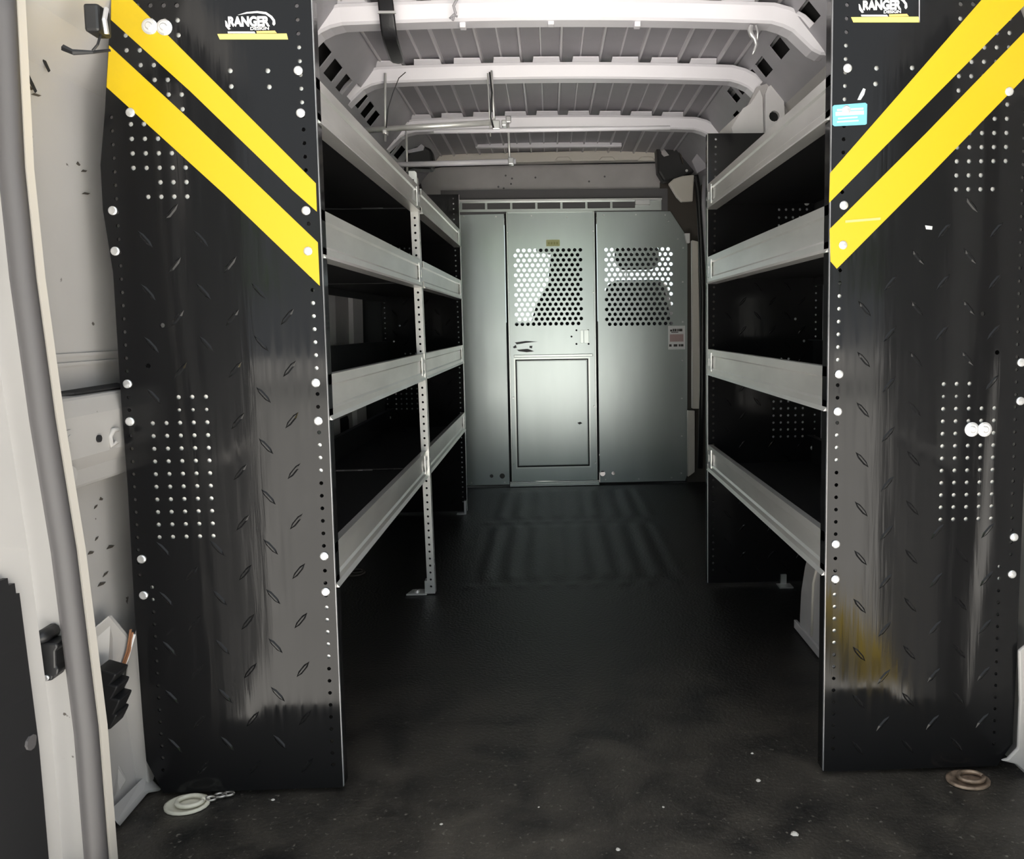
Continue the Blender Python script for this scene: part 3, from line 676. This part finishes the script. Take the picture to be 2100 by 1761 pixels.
dpanel = plate('door_panel', [(xd0, .030), (xd1, .030), (xd1, 1.612), (xd0, 1.612)], grid(tl[0]-.012, br[0]+.006, tl[1], br[1], 16, 12, 1)+dz0, .004, XZ(YB-.010), 'partition', part)
tl, br = bp(1243, 512), bp(1373, 663)
hr = [circle(bp(1236, 971), .016, 12), circle(bp(1258, 970), .011, 12)]
rpanel = plate('side_panel', [(xd1+.014, .012), (.795, .012), (.808, .05), (.812, 1.453), (.712, 1.606), (xd1+.014, 1.606)], grid(tl[0], br[0]+.01, tl[1], br[1], 16, 12, 0)+hr, .004, fnP, 'partition', part)
# hatch pressed into the lower half of the door
hx0, hz1 = bp(1058, 738); hx1, hz0 = bp(1208, 953)
def frame_mesh(x0, x1, z0, z1, w_): return [(x0, z0), (x1, z0), (x1, z1), (x0, z1)], [[(x0+w_, z0+w_), (x1-w_, z0+w_), (x1-w_, z1-w_), (x0+w_, z1-w_)]]
fo, fh = frame_mesh(hx0-.012, hx1+.012, hz0-.012, hz1+.012, .010); fr = plate('hatch_frame', fo, fh, .006, XZ(YB-.016), 'part_edge', dpanel)
mb = MB(); mb.box(hx0+.006, hx1-.006, YB-.0145, YB-.010, hz0+.006, hz1-.006); mb.build('hatch', 'partition', dpanel, .002)
fo, fh = frame_mesh(hx0-.003, hx1+.003, hz0-.003, hz1+.003, .007); plate('hatch_shadow_gap', fo, fh, .003, XZ(YB-.0175), 'cavity', dpanel)  # near-black ring painting the shadow gap around the hatch
mb = MB(); mb.box(hx0-.01, hx1+.03, YB-.022, YB-.010, hz1+.016, hz1+.030); mb.build('hatch_lip', 'part_edge', dpanel, .002)
mb = MB(); lx, lz = bp(1190, 690); mb.box(lx+.0, lx+.018, YB-.013, YB-.010, lz-.038, lz+.038); mb.box(lx+.022, lx+.050, YB-.013, YB-.010, lz-.038, lz+.038); mb.build('latch_plate', 'part_edge', dpanel, .001)
mb = MB()
for x in (xd0+.004, xd1-.004): mb.box(x-.004, x+.004, YB-.018, YB-.010, .03, 1.61)
mb.box(xd0, xd1, YB-.018, YB-.010, 1.604, 1.612); mb.build('door_edge', 'part_edge', dpanel, .001)
mb = MB(); mb.box(xd0-.01, xd1+.01, YB-.030, YB+.004, .002, .020); mb.box(xd0-.01, xd1+.01, YB-.018, YB+.004, .020, .028); mb.build('sill', 'part_edge', part, .002)
# hinge line, jambs behind the gaps
mb = MB(); mb.box(xd0-.012, xd0+.004, YB+.0045, YB+.02, .01, 1.6); mb.box(xd1-.004, xd1+.012, YB+.0045, YB+.02, .01, 1.6); mb.build('jamb', 'cavity', part)
# top rail with slots
tx0, tz1 = bp(930, 412); tx1, tz0 = bp(1345, 430)
sl_ = [[(x-.066, 1.626), (x+.066, 1.626), (x+.066, 1.662), (x-.066, 1.662)] for x in (-.43, -.285, -.14, .005, .15, .295, .44)]
plate('top_rail', [(-.60, 1.612), (.66, 1.612), (.66, 1.675), (-.60, 1.675)], sl_, .004, XZ(YB-.006), 'part_edge', part)
mb = MB(); mb.box(-.60, .66, YB-.03, YB-.004, 1.668, 1.678); mb.build('rail_lip', 'edge', part, .001)
mb = MB(); mb.box(-.62, .70, YB+.02, YB+.03, 1.59, 1.74); mb.build('rail_backing', 'dark_grey', part)
for (x0, x1) in ((-.575, -.515), (.505, .590)):
    mb = MB(); mb.box(x0, x1, YB-.036, YB-.006, 1.640, 1.668); mb.build('rail_bracket', 'edge', part, .002)
scr = MB().disc((0, 0, 0), .0052, .004, 8).mesh('screw', 'zinc')
for p in ((951, 444), (1017, 444), (1090, 444), (1163, 446), (1238, 441), (1304, 440), (1364, 441), (1371, 453), (1390, 490), (1401, 508), (1400, 578), (1400, 660), (1399, 739), (1398, 817), (1398, 894), (1397, 970), (1377, 979), (1310, 982), (1242, 983), (967, 990), (1035, 989), (1041, 478), (1216, 475), (1044, 600), (1216, 600), (1053, 815), (1218, 833), (1220, 948), (1053, 950), (940, 444)):
    q = PY(*p, YB); inst('screw', scr, part, (q.x, YB-(.0185 if xd0-.01 < q.x < xd1+.01 else .0), q.z))
for pxs in (((1056, 702), (1078, 699), (1104, 700), (1078, 703), (1060, 706)), ((1052, 711), (1058, 707), (1060, 713), (1054, 714)), ((1060, 717), (1082, 715), (1096, 720), (1080, 722), (1064, 720)), ((1086, 709), (1092, 709), (1091, 714), (1086, 713)), ((1184, 866), (1190, 864), (1194, 867), (1188, 870))):  # scuffs, except the last outline, which paints the shade of a dent
    plate('scuff_dent_mark', [(PY(a, b, YB).x, PY(a, b, YB).z) for a, b in pxs], [], .0004, XZ(YB-(.0148 if pxs[0][1] > 800 else .0104)), 'dark_grey', dpanel)
# labels
p0, p1 = bp(1370, 668), bp(1405, 716)
lab = plate('warning_label', [(p0[0], p1[1]), (p1[0], p1[1]), (p1[0], p0[1]), (p0[0], p0[1])], [], .001, XZ(YB-.0015), 'print_white', part)
lab['label'] = 'white notice label with a pinkish text block'
def mark(x0, z0, x1, z1, m): mb = MB(); mb.box(x0, x1, YB-.0025, YB-.0012, z0, z1); return mb.build('label_print', m, lab)
W_, H_ = p1[0]-p0[0], p0[1]-p1[1]
def lm(a, b, c, d, m): mark(p0[0]+a*W_, p1[1]+b*H_, p0[0]+c*W_, p1[1]+d*H_, m)
lm(.10, .33, .90, .64, 'pink')
for a, b in ((.12, .24), (.27, .36), (.38, .50), (.54, .62), (.64, .84)): lm(a, .76, b, .87 if a > .2 else .84, 'ink')
lm(.18, .71, .60, .745, 'ink')
for a, b in ((.06, .20), (.32, .54), (.62, .72), (.74, .90)): lm(a, .12, b, .22, 'ink')
q0, q1 = bp(1120, 492), bp(1148, 505)
mb = MB(); mb.box(q0[0], q1[0], YB-.0115, YB-.010, q1[1], q0[1]); mb.build('yellow_label', 'lime', dpanel)
for k in range(4):
    mb = MB(); a = q0[0]+.010+k*.016; mb.box(a, a+.011, YB-.0122, YB-.0114, q1[1]+.010, q1[1]+.024); mb.build('label_print', 'lime_ink', dpanel)

# ================================================================== CAB BEYOND
def seat(cx, label, y=5.18, hw=.25, head=.145, hz=(1.315, 1.49), top=1.245, lean=0):
    s = root('cab_seat', (cx, y, 0), label, 'seat')
    b = MB(); b.prism([(cx-hw, y, .45), (cx+hw, y, .45), (cx+hw*.98, y, 1.0), (cx+hw*.80, y, top-.03), (cx+hw*.6, y, top), (cx-hw*.6, y, top), (cx-hw*.80, y, top-.03), (cx-hw*.98, y, 1.0)], (0, .13, 0)); b.build('backrest', 'seat', s, .03)
    b = MB(); b.box(cx-hw, cx+hw, y, y+.52, .30, .46); b.build('cushion', 'seat', s, .04)
    b = MB(); b.box(cx-hw*.9, cx+hw*.9, y, y+.5, -.02, .30); b.build('seat_box', 'seat', s)
    b = MB(); h = head; b.prism([(cx-h*.72, y+.02, hz[0]), (cx+h*.72, y+.02, hz[0]), (cx+h, y+.02, hz[0]+.05), (cx+h, y+.02, hz[1]-.05), (cx+h*.8, y+.02, hz[1]), (cx-h*.8, y+.02, hz[1]), (cx-h, y+.02, hz[1]-.05), (cx-h, y+.02, hz[0]+.05)], (0, .09, 0)); b.build('headrest', 'seat', s, .015)
    for d in (-.07, .07): b = MB(); b.tube([(cx+d, y+.06, top-.02), (cx+d, y+.06, hz[0]+.03)], .006, 6); b.build('headrest_rod', 'zinc', s)
    return s
seat(.585, 'black cab seat with a separate headrest behind the grille beside the notice label')
s2 = root('cab_seat', (.12, 5.10, 0), 'black high-backed cab seat behind the grille of the middle door', 'seat')
b = MB(); y = 5.10; b.prism([PY(*p, y) for p in ((1040, 760), (1050, 690), (1090, 657), (1102, 618), (1124, 584), (1129, 522), (1140, 513), (1205, 511), (1213, 525), (1215, 590), (1222, 640), (1224, 760))], (0, .13, 0)); b.build('backrest', 'seat', s2, .01)
b = MB(); b.box(-.18, .30, y, y+.5, -.02, .62); b.build('seat_box', 'seat', s2)
b = MB(); b.box(-.93, 1.05, 4.66, 6.27, -.011, -.006); b.build('cab_carpet', 'seat', floor)
b = MB(); b.box(-.80, 1.03, 5.95, 6.26, .2, .98); o = b.build('dashboard', 'plastic', None, .03); tag(o, 'black dashboard beyond the cab seats, glimpsed through the grilles', 'dashboard')
b = MB(); b.prism([PY(*p, 5.75) for p in ((1098, 505), (1200, 500), (1200, 512), (1160, 516), (1126, 522), (1100, 516))], (0, .02, 0)); o = b.build('sun_visor', 'plastic'); tag(o, 'dark sun visor under the cab roof, seen through the middle grille', 'visor')
b = MB(); b.box(-.98, 1.10, 4.85, 6.2, 1.74, 1.80); b.box(-.98, -.93, 4.7, 6.3, -.1, .95); b.box(1.05, 1.10, 4.7, 6.3, -.1, .95); b.box(-.98, 1.10, 6.28, 6.32, -.1, .9); b.box(-.98, -.93, 4.7, 4.9, .9, 1.76); b.box(1.05, 1.10, 4.7, 4.95, .9, 1.76); struct(b.build('wall_cab', 'seat'), 'dark cab body around the windscreen and side windows')
b = MB(); b.prism([(-.93, 6.29, .9), (1.05, 6.29, .9), (1.05, 6.12, 1.74), (-.93, 6.12, 1.74)], (0, .005, 0)); struct(b.build('window_1', 'glass'), 'bright windscreen beyond the cab')

# ================================================================== LOOSE THINGS
# hanging racks under the roof bows
def rack(label, y, bars, rods, clamps, by):
    r = root('pipe_rack', PY(*bars[0][0], y), label, 'rack', None)
    for (a, b, rad, m) in bars: mb = MB(); mb.tube([PY(*a, y), PY(*b, y)], rad, 8); sm(mb).build('crossbar', m, r)
    for (a, b, rad) in rods: mb = MB(); mb.tube([PY(*a, by), PY(*b, y)], rad, 8); sm(mb).build('hanger_rod', 'post', r)
    for (a, s) in clamps: p = PY(*a, y); mb = MB(); mb.box(p.x-s, p.x+s, y-.018, y+.018, p.z-s*1.2, p.z+s*1.2); mb.build('clamp', 'zinc', r, .004)
    return r
rack('silver pipe rack hung below the middle roof bow, its long bars reaching across the roof', 2.90, [((736, 268), (1012, 251), .0105, 'post'), ((890, 270), (1374, 262), .008, 'bow')],
     [((790, 150), (790, 290), .0042), ((1008, 145), (1014, 262), .0042), ((1000, 150), (1006, 280), .0025)], [((790, 272), .008), ((1018, 258), .014), ((1034, 254), .009)], 2.90)
rack('white pipe rack hung near the cab end above the post, with one short bar', 3.62, [((801, 338), (1058, 331), .0125, 'bow')],
     [((833, 254), (835, 352), .005), ((1041, 240), (1046, 340), .0055)], [((1048, 331), .013), ((833, 253), .010), ((1043, 246), .012)], 3.62)
rk = [o_ for o_ in bpy.data.objects if o_.name.startswith('pipe_rack')][0]
mb = MB(); mb.tube([PY(832, 148, 2.86), PY(818, 160, 2.86), PY(806, 190, 2.87), PY(796, 222, 2.88), PY(792, 262, 2.885)], .0016, 6); sm(mb).build('wire', 'plastic', rk)
mb = MB(); mb.tube([PY(1004, 148, 2.86), PY(1009, 190, 2.86), PY(1006, 240, 2.87), PY(1012, 262, 2.88)], .003, 6); sm(mb).build('wire', 'plastic', rk)
mb = MB(); mb.tube([PY(928, 42, 2.35), PY(934, 26, 2.35), PY(930, 12, 2.34), PY(940, -6, 2.33)], .004, 6); mb.tube([PY(922, 38, 2.35), PY(930, 30, 2.345), PY(938, 34, 2.35)], .003, 6); sm(mb).build('wire_tie', 'rail', bows[0])
# strap over the first bow
sp_ = MB(); c = [(788, -25, 2.28), (792, 10, 2.325), (795, 40, 2.348), (798, 66, 2.355), (801, 80, 2.385), (806, 98, 2.455), (812, 115, 2.58), (818, 132, 2.72)]
L_ = [PY(a-18, b, y) for a, b, y in c]; R_ = [PY(a+17, b, y) for a, b, y in c]; n_ = len(c)
sp_.add(L_+R_, [(i, i+1, n_+i+1, n_+i) for i in range(n_-1)]); o = sm(sp_).build('strap', 'webbing'); o.modifiers.new('solid', 'SOLIDIFY').thickness = .002
tag(o, 'black webbing strap looped over the pale roof bow', 'strap')
o.modifiers.new('sub', 'SUBSURF').render_levels = 1
mb = MB(); mb.box(PY(775, 24, 2.333).x, PY(812, 24, 2.333).x, 2.330, 2.335, PY(790, 27, 2.33).z, PY(790, 22, 2.33).z); mb.build('strap_band', 'edge', o)
# snap hook on the first bow
hk = MB(); q = [(1541, 52), (1538, 62), (1541, 72), (1548, 80), (1551, 92), (1547, 104), (1543, 112)]; hk.tube([PY(a, b, 2.385) for a, b in q], [.006, .008, .008, .006, .005, .004, .002], 8); hk.tube([PY(1550, 52, 2.385), PY(1554, 66, 2.385), PY(1553, 82, 2.385)], .003, 6)
tag(sm(hk).build('snap_hook', 'zinc'), 'small bright snap hook hanging from the end of the pale roof bow', 'hook')
# black plastic corner covers by the header
cv = root('corner_cover', PY(1385, 330, 4.38), 'black plastic corner cover with a curved rib beside the tall seal', 'cover')
mb = MB(); mb.prism([PY(*p, 4.36) for p in ((1346, 300), (1356, 286), (1372, 282), (1398, 284), (1412, 286), (1426, 308), (1418, 330), (1425, 352), (1400, 366), (1362, 372), (1350, 352))], (0, .10, 0)); mb.build('shell', 'plastic', cv, .012)
mb = MB(); mb.tube([PY(1377, 286, 4.35), PY(1392, 306, 4.35), PY(1401, 336, 4.35)], .005, 6); sm(mb).build('rib', 'taupe', cv)
mb = MB(); mb.prism([PY(1355, 297, 4.352), PY(1372, 318, 4.352), PY(1362, 321, 4.352), PY(1357, 316, 4.352)], (0, .004, 0)); mb.build('inlay', 'grey_paint', cv)
mb = MB(); mb.disc(PY(1408, 350, 4.355), .008, .006, 8); mb.build('screw', 'zinc', cv)
mb = MB(); mb.prism([PY(*p, 4.33) for p in ((1388, 290), (1408, 285), (1412, 288), (1426, 308), (1422, 312), (1408, 294))], (0, .01, 0)); mb.build('edge', 'rail', cv)
mb = MB(); mb.prism([PY(*p, 3.76) for p in ((832, 318), (850, 300), (868, 298), (884, 305), (888, 330), (884, 346), (846, 344), (826, 352))], (0, .10, 0)); o = mb.build('corner_cover', 'plastic', None, .012)
tag(o, 'black plastic corner cover behind the top of the perforated post', 'cover')
mb = MB(); mb.prism([PY(*p, 3.75) for p in ((836, 308), (856, 302), (864, 295), (870, 300), (868, 308), (838, 314))], (0, .012, 0)); mb.build('bracket', 'rail', o)
mb = MB(); mb.prism([PY(*p, 4.30) for p in ((1371, 376), (1382, 366), (1400, 360), (1424, 358), (1422, 388), (1421, 413), (1398, 414), (1388, 404))], (0, .03, 0)); o = mb.build('trim_cap', 'cream', None, .006); tag(o, 'pale grey plastic trim cap under the black corner cover', 'trim')
mb = MB(); mb.prism([PY(*p, 4.50) for p in ((1404, 478), (1415, 478), (1415, 498), (1408, 498))], (0, .03, 0)); o = mb.build('wall_clip', 'print_white', None, .003); tag(o, 'small white clip at the sloped corner of the partition', 'clip')
# side rail end piece by the seal, right
mb = MB(); mb.prism([PY(*p, 4.1) for p in ((1419, 330), (1440, 300), (1456, 285), (1456, 340), (1430, 355))], (0, .02, 0)); mb.build('rail_end', 'rail', wall_right)
# floor tie-downs
def torus_pts(c, rx, ry, n_=20, a0_=0, a1_=2*math.pi, z=0): return [(c[0]+rx*math.cos(a0_+(a1_-a0_)*k/n_), c[1]+ry*math.sin(a0_+(a1_-a0_)*k/n_), c[2]+z) for k in range(n_+1)]
def tiedown(u, v, label, m, chain, rx=.044, ry=.034):
    p = PZ(u, v, 0); r = root('tie_down', (p.x, p.y, 0), label, 'tie-down')
    d = MB(); n_ = 20; rings = [(1, .0015), (1, .006), (.88, .007), (.78, .003), (.35, .0025)]; vs = []; fs = []
    for (k, z) in rings:
        for i in range(n_): a = i*2*math.pi/n_; vs.append((p.x+rx*k*math.cos(a), p.y+ry*k*math.sin(a), z))
    for j in range(len(rings)-1):
        for i in range(n_): fs.append((j*n_+i, j*n_+(i+1) % n_, (j+1)*n_+(i+1) % n_, (j+1)*n_+i))
    fs.append(tuple(range((len(rings)-1)*n_, len(rings)*n_))); d.add(vs, fs); sm(d).build('cup', m, r)
    d = MB(); d.tube(torus_pts((p.x+.006, p.y, .010), rx*.58, ry*.55), .0045, 8); sm(d).build('ring', m, r)
    if chain:
        for k, (a, b) in enumerate(((432, 1637), (452, 1630), (468, 1627))):
            q = PZ(a, b, .006); d = MB(); d.tube(torus_pts((q.x, q.y, .006), .011, .007, 14), .0028, 6); sm(d).build('chain_link', 'steel', r)
tiedown(384, 1652, 'cream painted floor tie-down with a few chain links, by the long shelving', 'cream_ring', True)
tiedown(1985, 1602, 'worn brown steel floor tie-down ring by the short shelving', 'rust', False)
tiedown(728, 1176, 'small dark floor tie-down under the lowest shelf of the long unit', 'taupe', False, .04, .04)
# wheel arch box, right
wa = MB(); sec = [(1.62, .005), (2.31, .005), (2.31, .06), (2.30, .14), (2.27, .22), (2.22, .30), (2.14, .36), (2.0, .39), (1.62, .39)]
wa.prism([(.748, a, b) for a, b in sec], (.18, 0, 0)); o = wa.build('wheel_arch', 'grey_paint', None, .015); tag(o, 'pale grey wheel arch box on the floor under the short shelving', 'wheel arch')
mb = MB(); mb.box(.742, .752, 1.65, 2.335, .004, .030); mb.build('base_flange', 'grey_paint', o, .002)
mb = MB(); mb.tube([(.748, 2.10, .35), (.745, 2.17, .20), (.745, 2.18, .04)], .004, 6); sm(mb).build('press_line', 'cream', o)
# crumbs on the dusty mat
for i, (a, b, s) in enumerate(((1555, 1601, .008), (1630, 1711, .010), (1543, 1545, .005), (560, 1640, .005), (1267, 1742, .006), (905, 1690, .004), (1360, 1655, .004), (1105, 1655, .003))):
    p = PZ(a, b, 0); mb = MB(); pr = [(p.x+s*random.uniform(.6, 1)*math.cos(k*1.05), p.y+s*random.uniform(.5, .9)*math.sin(k*1.05), .0004) for k in range(6)]
    top = [(q[0]*.5+p.x*.5, q[1]*.5+p.y*.5, s*.45) for q in pr]; mb.add(pr+top, [tuple(range(6)), tuple(range(6, 12))]+[(k, (k+1) % 6, (k+1) % 6+6, k+6) for k in range(6)])
    o = mb.build('plaster_crumb', 'cream'); tag(o, 'tiny pale crumb lying on the dusty black floor mat', 'debris', 'crumbs on the floor mat')
# yellow wheel stop out on the concrete (seen only as a reflection in the panels)
mb = MB(); mb.prism([(1.27, -1.6, -.62), (1.52, -1.6, -.62), (1.47, -1.6, -.50), (1.32, -1.6, -.50)], (0, 1.45, 0)); o = mb.build('wheel_stop', 'yellow', None, .01); tag(o, 'yellow painted concrete wheel stop on the yard outside', 'wheel stop')

# trees at the far side of the yard, behind the camera (they tint the reflections)
M['leaf'] = mat('tree_leaves', (.075, .16, .035), .6, var=.3, vscale=2)
M['bark'] = mat('tree_bark', (.10, .075, .055), .9, var=.2, vscale=4)
def tree(x, y, h, r, label):
    t = root('tree', (x, y, -.62), label, 'tree', 'trees beyond the yard')
    b_ = MB(); b_.tube([(x, y, -.63), (x+.1, y, h*.3), (x, y+.1, h*.55)], [.22, .17, .12], 8); sm(b_).build('trunk', 'bark', t)
    bm = bmesh.new(); rr = random.Random(int(x*10))
    for k in range(260):
        a = rr.uniform(0, 2*math.pi); e = math.acos(rr.uniform(-.8, 1)); q = r*rr.uniform(.55, 1)
        c = Vector((x+q*math.sin(e)*math.cos(a), y+q*math.sin(e)*math.sin(a), h*.55+q*math.cos(e)*.8))
        bmesh.ops.create_icosphere(bm, subdivisions=1, radius=rr.uniform(.16, .38), matrix=Matrix.Translation(c) @ Matrix.Rotation(a, 4, 'X') @ Matrix.Diagonal((1, .8, .45, 1)))
    me = bpy.data.meshes.new('crown'); bm.to_mesh(me); bm.free(); me.materials.append(M['leaf']); o = bpy.data.objects.new('crown', me); link(o, t); o['kind'] = 'stuff'
for (x, y, h, r) in ((-9, -15, 5, 2.6), (-2.8, -17, 5.5, 2.8), (3.4, -16, 4.6, 2.4), (9.6, -15, 5.2, 2.7)):
    tree(x, y, h, r, 'leafy green tree at the far edge of the concrete yard')
